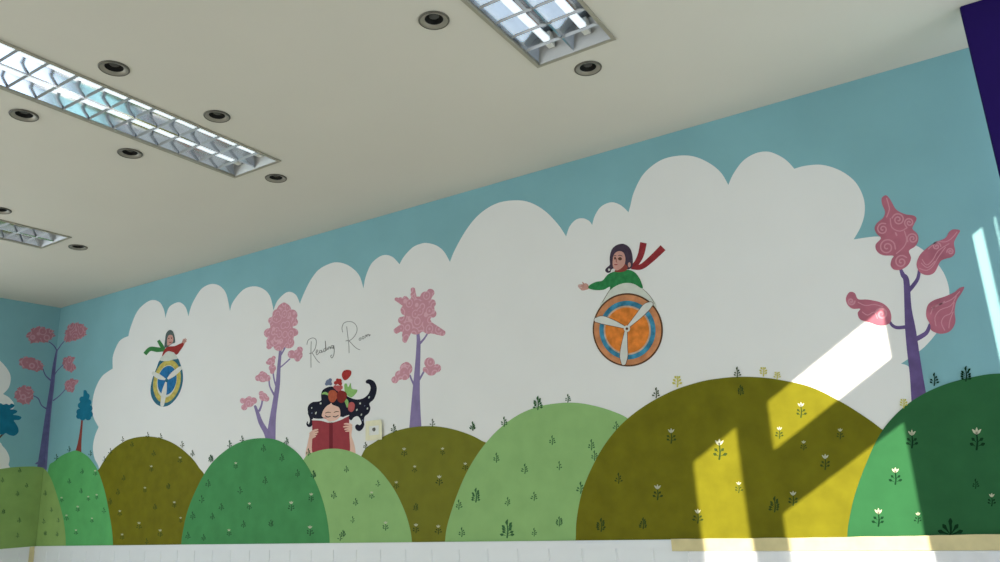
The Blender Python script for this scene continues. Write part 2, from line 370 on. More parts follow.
# ================================================================== MURAL: hills with flower sprigs
def sprig_bm(bm, x, y, s, kind, layer, plane, rnd):
    """small painted plant rooted at photo point (x, y), s = height in photo points"""
    leaves = []
    stem = ribbon([(x, y, .1*s), (x+.04*s, y-.35*s, .08*s), (x, y-.72*s, .06*s)], 2)
    mi0 = 2 if kind in 'y' else 0
    slab(bm, stem, layer, plane, mi0)
    if kind == 'f':
        for k in range(5):
            an = -1.25+k*.625; L_ = s*(.75 if k == 2 else .58)
            slab(bm, ribbon([(x+.1*s*math.sin(an), y-.1*s*math.cos(an), .04*s), (x+.6*L_*math.sin(an), y-.6*L_*math.cos(an), .10*s), (x+.85*L_*math.sin(an), y-.85*L_*math.cos(an), .2*s), (x+L_*math.sin(an), y-L_*math.cos(an), .1*s)], 2), layer+.02*k, plane, 0)
        return
    n = {'l': 5, 'w': 4, 'b': 9, 'y': 6, 't': 3}[kind]
    for k in range(n):
        sd = -1 if k % 2 else 1; h = (.08+.8*(k//2+.5)/((n+1)//2))*(.75 if kind == 'w' else 1); reach = (.36-.22*h)*s*(.8+.4*rnd.random())
        ex, ey = x+sd*reach, y-h*s*.8-.10*s
        if kind == 'b': ex, ey = x+sd*(.30-.10*h)*s*(.7+.6*rnd.random()), y-h*s*1.02
        slab(bm, ribbon([(x+(ex-x)*.25, y-h*s*.62+(ey-y+h*s*.62)*.2, .03*s), ((x+ex)/2, (y-h*s*.62+ey)/2, .04*s), (x+(ex-x)*.8, ey+(y-h*s*.62-ey)*.2, .16*s), (ex, ey, .09*s)], 2), layer+.02*k, plane, mi0)
    if kind == 'w':
        for a in (-.75, 0, .75):
            slab(bm, ribbon([(x, y-.72*s, .06*s), (x+.13*s*math.sin(a), y-.72*s-.13*s*math.cos(a), .13*s), (x+.28*s*math.sin(a), y-.72*s-.28*s*math.cos(a), .05*s)], 2), layer+.3, plane, 1)
    if kind in 'lbt':
        slab(bm, ribbon([(x, y-.72*s, .08*s), (x-.03*s, y-.85*s, .16*s), (x+.03*s, y-1.0*s, .05*s)], 2), layer, plane, mi0)
def hill(label, outline, m, layer, sprigs, conv, size, plane='back', extra=None, sm=None, base=None):
    bm = bmesh.new()
    S = cat_rom(outline, 5, False)
    if plane == 'fold': fslab(bm, S, layer)
    else: slab(bm, S, layer, plane)
    h = obj('painted_hill', bm, m)
    tag(h, label, 'painted hill', 'painted hills')
    rnd = random.Random(int(outline[0][0]*7+outline[1][1]))
    for q in sprigs:
        (x, y), = conv([q[:2]]); kind = q[2] if len(q) > 2 else 'l'; s = size*(q[3] if len(q) > 3 else 1)*(.9+.2*rnd.random())
        bm = bmesh.new(); pl = plane
        if plane == 'fold': pl = 'left' if x < corner_x(y)-3 else 'back'
        sprig_bm(bm, x, y+s*.45, s, kind, layer+.6, pl, rnd)
        obj('flower_sprig', bm, [sm or (M['sprig_olive'] if m.name.count('olive') else M['sprig']), M['petal'], M['petal_yellow']], h)
    return h
c = crop(0, 440, 4.608)
hill('moss green hill folded round the room corner at the left end',
 [(-120,590),(-115,520),(-80,490),(-40,474),(0,469),(13,467.2),(28,466.5),(39,467),(45.6,469.6),(51.5,479),(57.5,496),(63,516),(65.5,533),(66.2,547),(66,556),(30,590)], M['moss'], 6,
 [(90,140),(10,185),(122,210),(80,248),(210,245),(15,330,'b'),(88,370),(238,322,'t'),(203,375,'t'),(210,430,'b'),(265,435),(270,370,'t'),(80,440,'t')], c, 5., 'fold')
hill('bright green narrow hill under the small teal tree',
 [(48,560),(46,500),(48.8,468),(54,461.7),(63,455),(71.6,451.5),(77,450.6),(84.6,454),(91.2,460),(98.7,472),(105.2,492),(109.6,514),(112.7,535),(113.5,560)], M['green_bright'], 5,
 [(320,42,'t'),(262,80,'t'),(418,62,'t'),(380,145),(320,190),(440,152,'w'),(375,235),(408,270,'w'),(447,262,'w'),(285,275,'w'),(360,318,'w'),(425,370,'w'),(308,358,'w'),(352,425,'w'),(480,325,'t')], c, 5.6)
c = crop(90, 430, 4.258)
hill('olive hill at the left, beneath the small aviator in a green scarf',
 [(104,560),(101,500),(97,474),(99.8,468),(110,452.5),(123,442.2),(134.6,437.8),(148.7,436.4),(162.8,438.8),(176.9,445.3),(191,457),(199.2,467.6),(206,480),(208,520),(200,560)], M['olive'], 4,
 [(62,125,'t'),(88,92,'t'),(140,40,'t'),(247,22,'t'),(302,28,'t'),(393,62,'t'),(437,100,'l'),(180,62),(272,100),(262,165,'w'),(385,128,'w'),(235,255,'w'),(335,240,'b'),(145,205),(120,265),(87,305),(278,328),(360,318,'w'),(128,355,'w'),(387,383,'w'),(210,408,'w',1.2),(300,440,'w',1.4),(138,455,'w'),(242,475,'t')], c, 6.)
c = crop(170, 430, 4.258)
hill('leaf green hill under the forked lilac blossom tree, left of the reading girl',
 [(181,560),(181.5,545),(183,533),(187.6,512),(195.8,491),(206.4,471),(217,458),(231,447),(245,440.6),(260.4,438.2),(275.7,439.6),(289.8,446.4),(301.5,457),(312,473.4),(320.3,492.2),(326.2,512.2),(329.2,531),(330,543),(330,560)], M['green'], 7,
 [(175,122,'b'),(255,62,'t'),(308,40,'t'),(498,48,'l'),(400,78),(478,118),(282,152,'w'),(545,185),(612,190),(165,228),(407,215),(300,258,'t'),(137,295,'t'),(220,328),(603,288,'w',1.2),(340,325,'w'),(518,325,'w',1.3),(98,365),(182,368),(315,402),(432,398,'b'),(253,438,'w'),(598,430,'w',1.3),(78,450),(145,458)], c, 7.2)
c = crop(300, 420, 3.958)
hill('pale green hill directly below the reading girl',
 [(292,560),(292,490),(305,458),(315,452),(327.8,449),(341.7,449.2),(355.6,453.3),(369.5,461.7),(383.4,474.3),(396,492),(404.9,511),(410,527.4),(412.2,542),(412,560)], M['pale_green'], 6,
 [(35,128,'l'),(185,195),(57,215,'t'),(135,297),(310,252,'t'),(285,298,'w'),(222,325),(210,395,'t'),(340,420,'w',1.2),(172,450,'b'),(160,465,'t')], c, 7.2)
hill('muted olive hill under the straight lilac tree, right of the reading girl',
 [(372,560),(352,500),(362,455),(375.8,441.5),(393.5,431.9),(413.7,427),(434,426.2),(451.6,428.8),(469.3,434.4),(481.9,440.7),(489,446),(496,470),(490,560)], M['olive_pale'], 4,
 [(260,102,'l'),(372,35,'l',1.1),(525,12,'t'),(685,28,'l'),(413,128,'w',1.2),(565,125,'w',1.1),(655,185,'w'),(455,195,'w'),(552,240,'w',1.2),(382,258,'w'),(460,345,'b'),(460,430,'w',1.3),(548,435,'w',1.3)], c, 7.6)
c = crop(440, 390, 3.265)
hill('broad pale green hill at the centre, left of the aviator\'s orange disc',
 [(444,560),(445.2,541.6),(447.7,524.8),(455.3,500.3),(466,474.2),(479.8,451.2),(496.7,431.3),(516.6,416),(538,406.8),(559.4,403.2),(577.8,403),(596,406.2),(614.6,412),(630,420),(650,440),(650,560)], M['pale_green'], 5,
 [(107,118,'l'),(210,105,'l',1.1),(320,44,'b',1.4),(418,28,'l'),(576,118),(185,222,'l',1.1),(367,165),(278,258),(390,248,'t'),(495,180,'l',1.1),(505,215),(460,320,'l',1.2),(118,345,'b',1.5),(62,375),(222,365,'l'),(308,348),(390,430,'b',1.1),(72,465,'l'),(220,455,'b',2.0),(308,465,'l')], c, 9., sm=M['sprig_soft'])
c = crop(570, 370, 2.93); c2 = crop(680, 416, 3.846)
o8 = hill('largest olive hill, striped with sunlight at the right',
 [(575,560),(576,539),(576.8,520),(582,492.9),(592.2,467.3),(605.8,443.4),(623,423),(645,405.8),(672.4,391),(699.7,382),(720,378.4),(740,376.8),(760,377.4),(778.8,379.7),(810,386.7),(838.6,400.5),(862,414.8),(881.5,429),(900,446),(900,560)], M['olive'], 6,
 [(253,68,'l'),(315,30,'y',1.4),(490,8,'l'),(567,2,'y',1.3),(607,14,'y'),(297,195,'w',1.4),(143,318,'l'),(257,360,'w',1.4),(92,455,'b',1.4),(215,450,'b',1.1),(375,430,'w',1.4),(438,235,'w',1.8),(495,345,'w',1.2),(500,60,'b',1.),
  (614,185,'w',1.2),(685,222,'w',1.),(792,188,'w',1.),(677,119,'w',1.5),(748,271,'w',1.4),(654,378,'w',1.4),(600,395,'b',1.5)], c, 10.)
c = crop(830, 360, 2.782)
hill('deep green hill at the right end, under the violet tree with swirled crowns',
 [(847,560),(847.5,536),(848.9,521.8),(855,494.8),(866,464.2),(880.3,433.7),(898.3,412),(919.9,396),(945,384.4),(973.8,376.9),(1000,373.6),(1040,376),(1080,392),(1110,430),(1120,560)], M['green_deep'], 7,
 [(205,118,'y',1.2),(290,55,'l',1.3),(378,40,'b',1.6),(228,222,'w',1.6),(408,222,'w',2.0),(405,345,'l'),(450,390,'w',1.2),(335,460,'f',2.0),(182,325,'w',1.7),(135,440,'w',1.8),(245,440,'w',1.2)], c, 10., sm=M['sprig_deep'])
# ================================================================== MURAL: trees
def tree(label, base, plane, trunk, tm, branches, crowns, cm, layer, trunk_extra=None, name='painted_tree', clayer=None):
    t = empty(name, base_at(*base, 'left' if plane in ('left', 'fold') else 'back')); tag(t, label, 'painted tree', 'painted trees')
    paint('trunk', [ribbon(trunk)]+([trunk_extra] if trunk_extra else []), tm, t, layer, plane)
    for i, b in enumerate(branches): paint('branch', ribbon(b), tm, t, layer+.06*(i+1), plane)
    cr = []
    for q in crowns: cr.append(paint('crown', q, cm, t, clayer or layer+1, plane))
    return t, cr
# -- right tree with swirled crowns
a = crop(860, 185, 5.618); b = crop(840, 280, 4.684)
C1 = a([(145,58),(165,75),(180,100),(205,140),(255,165),(300,172),(318,190),(302,225),(295,248),(322,275),(328,310),(310,345),(275,370),(287,410),(270,450),(230,476),(190,475),(172,450),(178,418),(187,398),(130,395),(95,372),(88,335),(118,300),(95,275),(82,245),(95,215),(130,185),(141,150),(125,110),(122,75)])
C2 = a([(562,256),(547,285),(528,325),(535,378),(515,405),(480,415),(450,432),(420,490),(380,507),(338,492),(318,450),(333,400),(370,360),(420,325),(480,298),(500,265),(525,250)])
C3 = b([(45,57),(70,62),(85,90),(130,92),(190,105),(225,130),(240,165),(233,202),(190,215),(140,200),(95,185),(83,155),(95,135),(60,135),(35,115),(28,85)])
C4 = b([(582,33),(570,60),(545,100),(537,150),(540,200),(515,240),(470,252),(428,236),(423,210),(404,170),(410,120),(440,95),(490,78),(535,58),(560,38)])
T1, CR = tree('violet tree with four swirled rose crowns at the right end of the mural', (919,398), 'back',
 [(900.5,269,3),(903,275,4.6),(906.4,281,6),(908,308,7.2),(910.4,329,10.6),(913.2,352,12),(916.3,375,13),(919.5,402,16)], M['trunk_deep'],
 [[(908.5,291,4.2),(914,284.5,4),(918,278,3.5),(919.4,270,3)], [(906,327,3.6),(897,327.6,3.4),(892,325,3),(888.5,319.5,2.4)], [(913,340.5,5),(922,336,4.6),(927,332,4),(930,325,3.4)]],
 [cat_rom(q, 4) for q in (C1, C2, C3, C4)], M['pink_big'], 2)
def spiral(cx, cy, r, t0, turns=1.6, sg=1, w=1.1, n=16):
    return [(cx+r*(1-.85*k/n)*math.cos(t0+sg*turns*2*math.pi*k/n), cy+r*(1-.85*k/n)*math.sin(t0+sg*turns*2*math.pi*k/n), w) for k in range(n+1)]
def swirls(o, L, layer, m=None):
    for q in L: paint('swirl', ribbon(q, 3), m or M['swirl'], o, layer)
def sp(conv, L): return [conv([(x, y, w) for x, y, w in spiral(cx, cy, r, t0, tu*1.15, sg, 8.5)]) for cx, cy, r, t0, tu, sg in L]
swirls(CR[0], sp(a, [(215,195,36,3.4,1.5,1),(277,212,28,2.2,1.4,1),(128,248,34,5.2,1.4,-1),(152,350,48,.2,1.6,-1),(296,302,32,2.6,1.5,1),(232,432,38,5.6,1.4,-1)])
 +[a([(150,75,7),(160,110,7),(165,140,7),(150,180,7)]), a([(170,190,7),(180,240,7),(225,260,7),(265,240,7)]), a([(250,260,7),(262,310,7),(245,350,7),(205,385,7)]), a([(200,270,10),(206,282,10)])], 4)
swirls(CR[1], sp(a, [(508,375,20,3.,1.3,1),(430,345,24,0,1.3,-1)])+[a([(545,265,6),(515,300,6),(480,320,6),(430,320,6),(385,360,6)]), a([(335,470,6),(375,480,6),(410,455,6),(440,405,6),(480,350,6)]), a([(350,420,6),(375,450,6),(410,420,6),(440,370,6),(500,330,6)]), a([(345,440,6),(380,465,6),(420,430,6)])], 4)
swirls(CR[2], sp(b, [(52,100,18,0,1.2,1),(195,160,30,3.4,1.3,1)])+[b([(85,105,5),(120,120,5),(160,115,5),(200,125,5)]), b([(105,150,5),(130,165,5),(160,150,5),(175,180,5)])], 4)
swirls(CR[3], [b([(560,55,5),(525,90,5),(480,110,5),(440,125,5),(425,160,5)]), b([(545,75,5),(520,120,5),(470,140,5),(445,175,5),(450,215,5)]), b([(535,105,5),(520,155,5),(490,170,5),(475,200,5),(490,235,5)]), b([(530,150,5),(515,190,5),(510,225,5)]), b([(430,130,5),(460,120,5),(490,100,5)])], 4)
# -- straight lilac tree in the middle
a = crop(380, 280, 3.626)
cA = union(a([(140,112,52),(120,36,9),(120,55,10),(120,75,12),(60,70,7),(75,69,7),(92,67,9),(183,47,15),(165,60,18),(188,85,15),(190,122,15),(180,105,18),(175,178,18),(195,180,16),(212,185,15),(226,191,12),(100,178,18),(85,178,12),(62,183,12),(93,200,13),(92,217,11),(80,146,14),(95,110,20),(110,95,20),(130,170,28),(160,160,28)]), a([(138,125)])[0], 160)
cB = union(a([(95,322,23),(97,310,13),(72,345,17),(55,362,13),(90,345,18)]), a([(85,337)])[0])
cC = union(a([(180,300,19),(186,326,21),(207,320,15),(165,325,10)]), a([(185,315)])[0])
tree('straight lilac tree with pink crowns standing right of the reading girl', (415.6,429), 'back',
 [(418,333,3),(418.6,343.4,4),(417.8,362.7,5),(416.7,382,6.5),(415.9,401,8.5),(415.4,431,12.6)], M['trunk'],
 [[(427,334.5,1.6),(424,339,1.8),(419.5,344,2.4)], [(410,375.5,1.8),(412,380.5,1.8),(416,389,2.2)], [(424,371.5,1.8),(421.5,376,1.8),(418.5,381,2.2)]], [cA, cB, cC], M['pink'], 2)
# -- forked lilac tree
a = crop(230, 295, 3.876)
CS = [[(210,60,28),(210,42,13),(185,75,20),(240,78,22),(162,100,14),(200,110,45),(248,105,16),(150,148,18),(200,150,50),(250,145,15),(157,180,16),(152,200,11),(190,195,22),(228,185,22)],
 [(240,230,16),(262,232,20),(271,212,12),(262,246,12)], [(160,258,15),(165,283,14),(164,297,9),(170,244,8),(148,262,8)], [(128,318,20),(110,322,12),(145,322,13),(125,305,10)],
 [(75,415,20),(50,410,11),(56,435,12),(92,410,13),(75,402,10)], [(130,395,16),(122,382,10),(142,402,11)]]
tree('forked lilac tree with six pink crowns standing left of the lettering', (270.5,439), 'back',
 [(280.6,349,2.6),(279,367,3.4),(277.7,385.3,4.5),(275,403.4,5.2),(272.8,418.8,6.4),(270.6,442,10)], M['trunk'],
 [a([(98,432,10),(108,460,14),(120,495,18),(140,530,21),(152,558,26)]), a([(126,408,7),(122,428,7),(114,448,9)]), a([(152,330,6),(155,355,6),(172,388,8)]), a([(168,305,6),(172,330,6),(178,350,7)]), a([(232,248,5),(208,270,5),(193,282,6)]), a([(213,205,6),(204,222,6),(193,240,6)])],
 [union(a(q), None if k else a([(200,128)])[0], 110) for k, q in enumerate(CS)], M['pink'], 2)
# -- tall violet tree in the room corner
a = crop(0, 350, 4.327); e = crop(10, 315, 11.11)
rg = random.Random(3)
def ragged(P):
    S = cat_rom(P, 6); cx = sum(p[0] for p in S)/len(S); cy = sum(p[1] for p in S)/len(S)
    return [(cx+(p[0]-cx)*(1+.07*math.sin(i*1.3)+.09*math.sin(i*2.7+1)+.05*rg.random()), cy+(p[1]-cy)*(1+.07*math.sin(i*1.3)+.09*math.sin(i*2.7+1)+.05*rg.random())) for i, p in enumerate(S)]
tree('tall violet tree with six dusky pink crowns in the left corner', (42,466), 'fold',
 [(57,350,1.8),(55.4,359,2.8),(54,368,3.6),(52,387,4.6),(49.7,403,5.2),(47,424,6.4),(44.4,447,8),(42,468,10)], M['trunk_dark'],
 [e([(525,405,12),(490,345,13),(435,300,10)]), e([(520,405,12),(570,330,11),(605,290,9)]), a([(220,132,7),(197,110,5),(186,82,4)]), a([(205,256,7),(180,240,5),(165,210,5),(142,197,4)]), a([(238,105,5),(250,88,4),(275,62,4)]), a([(232,218,6),(258,198,4),(282,172,4)]), a([(185,480,20),(165,488,12),(155,492,6)])],
 [ragged(q) for q in (e([(190,225),(250,155),(330,130),(400,150),(460,165),(490,230),(440,275),(400,305),(330,300),(240,310),(210,270)]), e([(610,270),(620,190),(660,110),(720,90),(790,100),(850,150),(830,230),(760,270),(680,290),(630,300)]),
  a([(85,45),(110,30),(150,38),(180,55),(185,80),(160,92),(120,82),(95,75)]), a([(65,190),(80,165),(110,155),(138,168),(143,200),(125,230),(95,232),(70,215)]), a([(275,40),(300,28),(325,35),(315,55),(330,75),(310,95),(285,85),(275,70)]), a([(285,140),(310,125),(340,135),(325,155),(318,180),(295,180),(282,165)]))], M['pink_far'], 2, clayer=3)
# -- small teal tree and the one cut by the left edge
tree('small teal tree with rust trunk on the bright green hill', (78.6,451), 'back', a([(356,292,7),(354,320,8),(351,350,10),(345,400,15),(339,445,27)]), M['rust'], [],
 [union(a([(368,182,9),(376,200,13),(357,214,13),(383,226,13),(350,240,13),(388,252,13),(366,240,24),(345,268,14),(370,272,25),(390,278,13),(341,287,11),(358,292,13),(382,291,13)]), a([(366,250)])[0], 120)], M['teal'], 2)
tree('dark teal tree cut off by the left edge of the picture', (-9,470), 'left', a([(-45,520,22),(-40,460,16),(-20,400,11),(0,376,8),(18,360,6)]), M['brown'], [],
 [cat_rom(a([(0,230),(14,236),(28,233),(40,238),(48,232),(62,238),(58,248),(44,256),(60,258),(74,263),(70,272),(56,280),(74,283),(92,290),(84,302),(60,304),(68,318),(78,336),(79,356),(62,371),(40,368),(25,360),(10,366),(-20,362),(-60,372),(-100,350),(-112,300),(-85,245),(-40,228)]), 4)], M['teal'], 2)
# ================================================================== MURAL: reading girl
a = crop(300, 365, 6.244)
def P_(*pts): return cat_rom(a(list(pts)), 5)
g = empty('painted_girl', base_at(331, 452)); tag(g, 'painted girl with flowing black hair reading a red book', 'painted person')
hair = paint('hair', [P_((135,335),(85,332),(60,312),(48,280),(55,250),(80,232),(112,228),(133,220),(132,190),(140,160),(165,142),(200,134),(235,150),(270,180),(310,202),(350,215),(390,210),(420,190),(436,165),(441,140),(432,120),(415,114),(410,104),(420,92),(440,90),(465,105),(480,140),(475,180),(460,215),(434,240),(440,268),(430,300),(405,322),(400,350),(402,375),(390,400),(370,413),(350,402),(345,382),(358,370),(374,376),(385,362),(375,335),(360,320),(338,326),(320,345),(300,335),(250,322),(190,326)),
 ribbon(a([(62,300,26),(70,325,22),(72,350,19),(68,370,22),(56,379,18),(45,368,10),(47,355,6)]))], M['black'], g, 2)
for q in ((130,240,9,8),(100,300,7,11),(74,268,6,6),(75,300,5,6),(376,240,9,8),(432,202,7,10),(356,280,7,9),(384,310,6,9),(422,272,6,9),(405,255,4,5),(392,345,5,7)):
    paint('hair_fleck', a(ell(q[0], q[1], q[2]*.62, q[3]*.8, 10, .4)), M['slate'] if q[2] < 6 else M['cowl'], hair, 3)
head = paint('head', P_((158,335),(138,320),(140,300),(150,278),(168,256),(188,244),(196,236),(204,248),(225,256),(244,266),(252,290),(250,322),(225,345),(190,355)), M['skin'], g, 3)
paint('eyebrow', ribbon(a([(160,300,4),(176,295,5),(192,297,4)])), M['brown'], head, 4)
paint('eyebrow', ribbon(a([(214,296,4),(228,291,5),(242,292,4)])), M['brown'], head, 4)
paint('eye', ribbon(a([(160,317,5),(174,325,6),(190,321,5)])), M['black'], head, 4)
paint('eye', ribbon(a([(208,321,5),(224,324,6),(240,314,5)])), M['black'], head, 4)
paint('cheek', a(ell(158,330,10,7,14)), M['skin2'], head, 4)
arm1 = paint('arm', P_((112,404),(88,404),(66,424),(56,455),(46,500),(36,545),(40,585),(78,585),(80,500),(82,450),(98,432)), M['skin'], g, 3)
arm2 = paint('arm', P_((282,372),(318,366),(326,398),(322,440),(335,480),(346,530),(344,585),(308,585),(306,480),(304,415)), M['skin'], g, 3)
bk = paint('book', P_((78,352),(82,346),(135,348),(188,358),(200,358),(250,342),(300,322),(307,324),(309,430),(310,545),(250,560),(195,552),(140,560),(80,548),(78,450)), M['book'], g, 4)
paint('spine', a([(184,356),(206,356),(206,556),(184,556)]), M['book_dark'], bk, 5)
paint('page_edge', ribbon(a([(78,342,6),(105,341,9),(140,345,9),(192,357,9),(250,341,9),(280,326,9),(306,315,6)])), M['cloud'], bk, 5)
for q in ([(66,428,14),(90,410,13),(112,404,9)], [(66,440,14),(92,424,12),(113,418,9)], [(68,450,12),(92,437,11),(106,432,8)], [(70,460,10),(88,450,9),(98,446,7)]): paint('finger', ribbon(a(q)), M['skin'], arm1, 6)
for q in ([(322,376,14),(298,368,12),(280,368,8)], [(322,390,14),(296,384,12),(275,386,8)], [(322,402,13),(300,399,11),(282,402,8)], [(320,412,11),(302,412,9),(288,414,7)]): paint('finger', ribbon(a(q)), M['skin'], arm2, 6)
paint('leaf', P_((278,122),(292,116),(302,138),(318,112),(324,148),(358,155),(350,178),(322,202),(292,186),(280,160)), M['leaf'], g, 4)
paint('leaf', ribbon(a([(276,205,8),(292,228,22),(296,262,8)])), M['leaf'], g, 4)
paint('leaf', ribbon(a([(140,180,8),(160,176,16),(185,190,8)])), M['leaf'], g, 4)
paint('strawberry', P_((262,64),(272,38),(298,30),(320,38),(318,64),(294,92),(274,92)), M['red'], g, 4)
paint('strawberry', P_((178,200),(182,168),(205,156),(230,170),(232,205),(212,232),(190,228)), M['red_orange'], g, 5)
paint('strawberry', P_((232,205),(236,172),(262,160),(292,176),(290,212),(268,236),(244,230)), M['red_dark'], g, 6)
paint('strawberry', P_((302,255),(310,236),(330,232),(344,250),(338,280),(322,294),(304,282)), M['rose'], g, 5)
paint('blossom', union(a([(240,105,15),(225,112,12),(250,98,12),(252,116,12),(236,94,10)])), M['red'], g, 5)
paint('blossom', union(a([(238,145,18),(222,138,12),(256,140,13),(248,160,12)])), M['rose'], g, 5)
paint('blossom', union(a([(180,108,18),(190,94,11),(168,118,11),(192,118,10)])), M['slate'], g, 4)
# ================================================================== MURAL: aviator in the orange disc plane
a = crop(570, 235, 8.029); d = crop(580, 285, 6.61)
g = empty('painted_aviator', base_at(627, 367)); tag(g, 'large painted aviator in green jumper and red scarf above an orange propeller disc', 'painted person', 'painted aviators')
sc1 = paint('scarf', [ribbon(a([(495,262,30),(540,218,44),(572,150,50),(590,62,54)]), 6, False), ribbon(a([(492,258,34),(570,256,44),(650,196,50),(748,102,56)]), 6, False)], M['scarf'], g, 2)
paint('fold_line', ribbon(a([(510,250,4),(556,215,5),(578,190,4)])), M['book_dark'], sc1, 3)
cowl = paint('cowling', cat_rom(a([(240,580),(285,495),(318,440),(370,405),(440,385),(520,392),(582,432),(645,490),(695,580),(620,700),(300,700)]), 5), M['cowl'], g, 3)
paint('outline', ribbon(a([(262,540,5),(290,490,6),(318,446,5),(332,432,4)])), M['grey_line'], cowl, 3.4); paint('outline', [ribbon(a([(584,432,4),(620,465,5),(650,500,5),(680,550,4)]))], M['grey_line'], cowl, 3.4)
paint('jumper', cat_rom(a([(322,442),(320,416),(270,440),(200,442),(150,428),(160,402),(210,377),(262,366),(300,322),(345,298),(400,290),(470,280),(520,300),(560,350),(586,420),(570,426),(520,396),(460,385),(400,396),(352,420)]), 5), M['jumper'], g, 4)
hand = paint('hand', cat_rom(a([(155,425),(148,402),(130,388),(112,392),(104,405),(102,425),(120,440),(140,438)]), 5), M['skin2'], g, 3.5)
for q in ([(115,400,14),(108,390,11),(102,380,8)], [(110,405,14),(88,402,11),(68,404,8)], [(110,415,14),(86,416,11),(68,416,8)], [(112,426,13),(92,430,10),(76,426,7)], [(122,436,12),(104,441,10),(90,438,7)]): paint('finger', ribbon(a(q)), M['skin2'], hand, 3.7)
cp = paint('flying_cap', cat_rom(a([(332,282),(325,300),(302,304),(284,288),(290,270),(312,250),(322,235),(320,190),(328,140),(345,105),(380,80),(425,71),(465,88),(490,120),(502,165),(506,225),(500,258),(478,275),(440,278),(400,270),(350,270)]), 5), M['cap'], g, 5)
paint('cap_fastener', a(ell(316,280,9,10,14)), M['blade'], cp, 7)
paint('neck', cat_rom(a([(358,292),(385,270),(440,235),(465,262),(448,288),(400,300)]), 4), M['rust'], g, 6)
face = paint('head', cat_rom(a([(345,205),(352,165),(372,140),(400,130),(430,142),(446,180),(442,232),(420,262),(385,284),(362,278),(346,250)]), 5), M['skin2'], g, 7)
paint('eye', a(ell(364,188,8,11,16)), M['brown'], face, 8); paint('eye', a(ell(404,192,16,13,16)), M['brown'], face, 8)
paint('eyebrow', ribbon(a([(354,170,4),(364,166,5),(374,170,4)])), M['cap'], face, 8); paint('eyebrow', ribbon(a([(388,168,4),(404,164,6),(422,172,4)])), M['cap'], face, 8)
paint('nose', ribbon(a([(378,190,4),(372,212,5),(380,220,4)])), M['rust'], face, 8)
paint('mouth', ribbon(a([(358,238,4),(370,240,8),(384,236,4)])), M['scarf'], face, 8)
paint('ear_lobe', a(ell(478,240,12,20,16)), M['skin2'], g, 6)
dk = paint('propeller_disc', d(ell(317,297,232,243,64,-.15)), M['outline'], g, 5)
for nm, k, m, L in (('rim', .955, 'rim', 6), ('blue_ring', .80, 'ring_blue', 7), ('pale_ring', .67, 'ring_pale', 8), ('core', .625, 'orange', 9)):
    paint(nm, d(ell(317-(1-k)*8, 297+(1-k)*8, 232*k, 243*k, 64, -.15)), M[m], dk, L)
pr = paint('hub', d(ell(313,290,21,21,24)), M['blade'], dk, 12)
paint('hub_nut', d(ell(313,290,9,9,12)), M['outline'], pr, 13)
for q in ([(325,272),(390,205),(440,150),(470,128)], [(290,278),(220,252),(150,232),(112,232)], [(306,310),(296,400),(292,470),(291,515)]):
    for nm, m, wd, L in (('blade_edge', 'outline', 7, 10), ('blade', 'blade', 0, 11)):
        paint(nm, ribbon(d([(q[0][0], q[0][1], 16+wd), (q[1][0], q[1][1], 38+wd), (q[2][0], q[2][1], 50+wd), (q[3][0], q[3][1], 30+wd)])), M[m], pr, L)
# ================================================================== MURAL: small aviator at the left
a = crop(135, 325, 6.246)
g = empty('painted_aviator', base_at(162, 407)); tag(g, 'small painted aviator in red jumper and green scarf on a blue oval disc', 'painted person', 'painted aviators')
paint('scarf', [ribbon(a([(190,155,18),(140,154,30),(95,150,26),(62,182,24)]), 6, False), ribbon(a([(185,160,16),(168,132,24),(146,96,18)]), 6, False)], M['scarf_green'], g, 2)
tl = math.radians(11)
dk = paint('propeller_disc', cat_rom(a([(158,218),(135,270),(110,335),(98,398),(104,448),(130,490),(170,510),(215,500),(255,462),(284,412),(300,350),(298,290),(282,238),(264,206),(210,200)]), 5), M['teal_rim'], g, 3)
paint('yellow_ring', a(ell(201,352,84,136,56,tl)), M['yellow'], dk, 4)
paint('pale_ring', a(ell(200,352,60,102,56,tl)), M['cowl'], dk, 4.3)
paint('core', a(ell(202,346,58,92,56,tl)), M['blue'], dk, 5)
pr = paint('hub', a(ell(200,346,10,12,16)), M['teal_rim'], dk, 7)
for q in ([(205,338),(240,308),(285,270)], [(192,340),(155,325),(118,302)], [(196,356),(184,420),(172,498)]):
    paint('blade', ribbon(a([(q[0][0], q[0][1], 10), (q[1][0], q[1][1], 30), (q[2][0], q[2][1], 24)])), M['blade'], pr, 6)
paint('cowling', cat_rom(a([(158,220),(172,190),(205,163),(240,172),(268,208),(240,216),(200,226)]), 5), M['cowl'], g, 5)
paint('jumper', cat_rom(a([(172,196),(182,160),(208,136),(250,132),(285,116),(302,112),(306,126),(285,158),(262,186),(240,170),(202,166)]), 5), M['jumper_red'], g, 6)
hand = paint('hand', cat_rom(a([(292,120),(296,104),(306,92),(318,96),(314,112),(304,126)]), 4), M['skin2'], g, 5.5)
for q in ([(302,100,8),(304,88,5)], [(308,97,8),(316,84,5)], [(312,100,8),(324,90,5)], [(312,108,7),(322,102,5)]): paint('finger', ribbon(a(q)), M['skin2'], hand, 5.7)
paint('flying_cap', cat_rom(a([(186,140),(190,95),(196,55),(215,32),(236,38),(247,65),(252,108),(232,118),(205,138)]), 5), M['cap2'], g, 6.5)
face = paint('head', cat_rom(a([(205,82),(214,64),(234,64),(242,86),(237,108),(220,124),(205,128),(203,108)]), 5), M['skin2'], g, 7)
paint('eye', a(ell(214,84,4,4,10)), M['brown'], face, 8); paint('eye', a(ell(231,82,4,4,10)), M['brown'], face, 8)
paint('mouth', ribbon(a([(216,108,4),(224,109,5),(232,106,3)])), M['scarf'], face, 8)
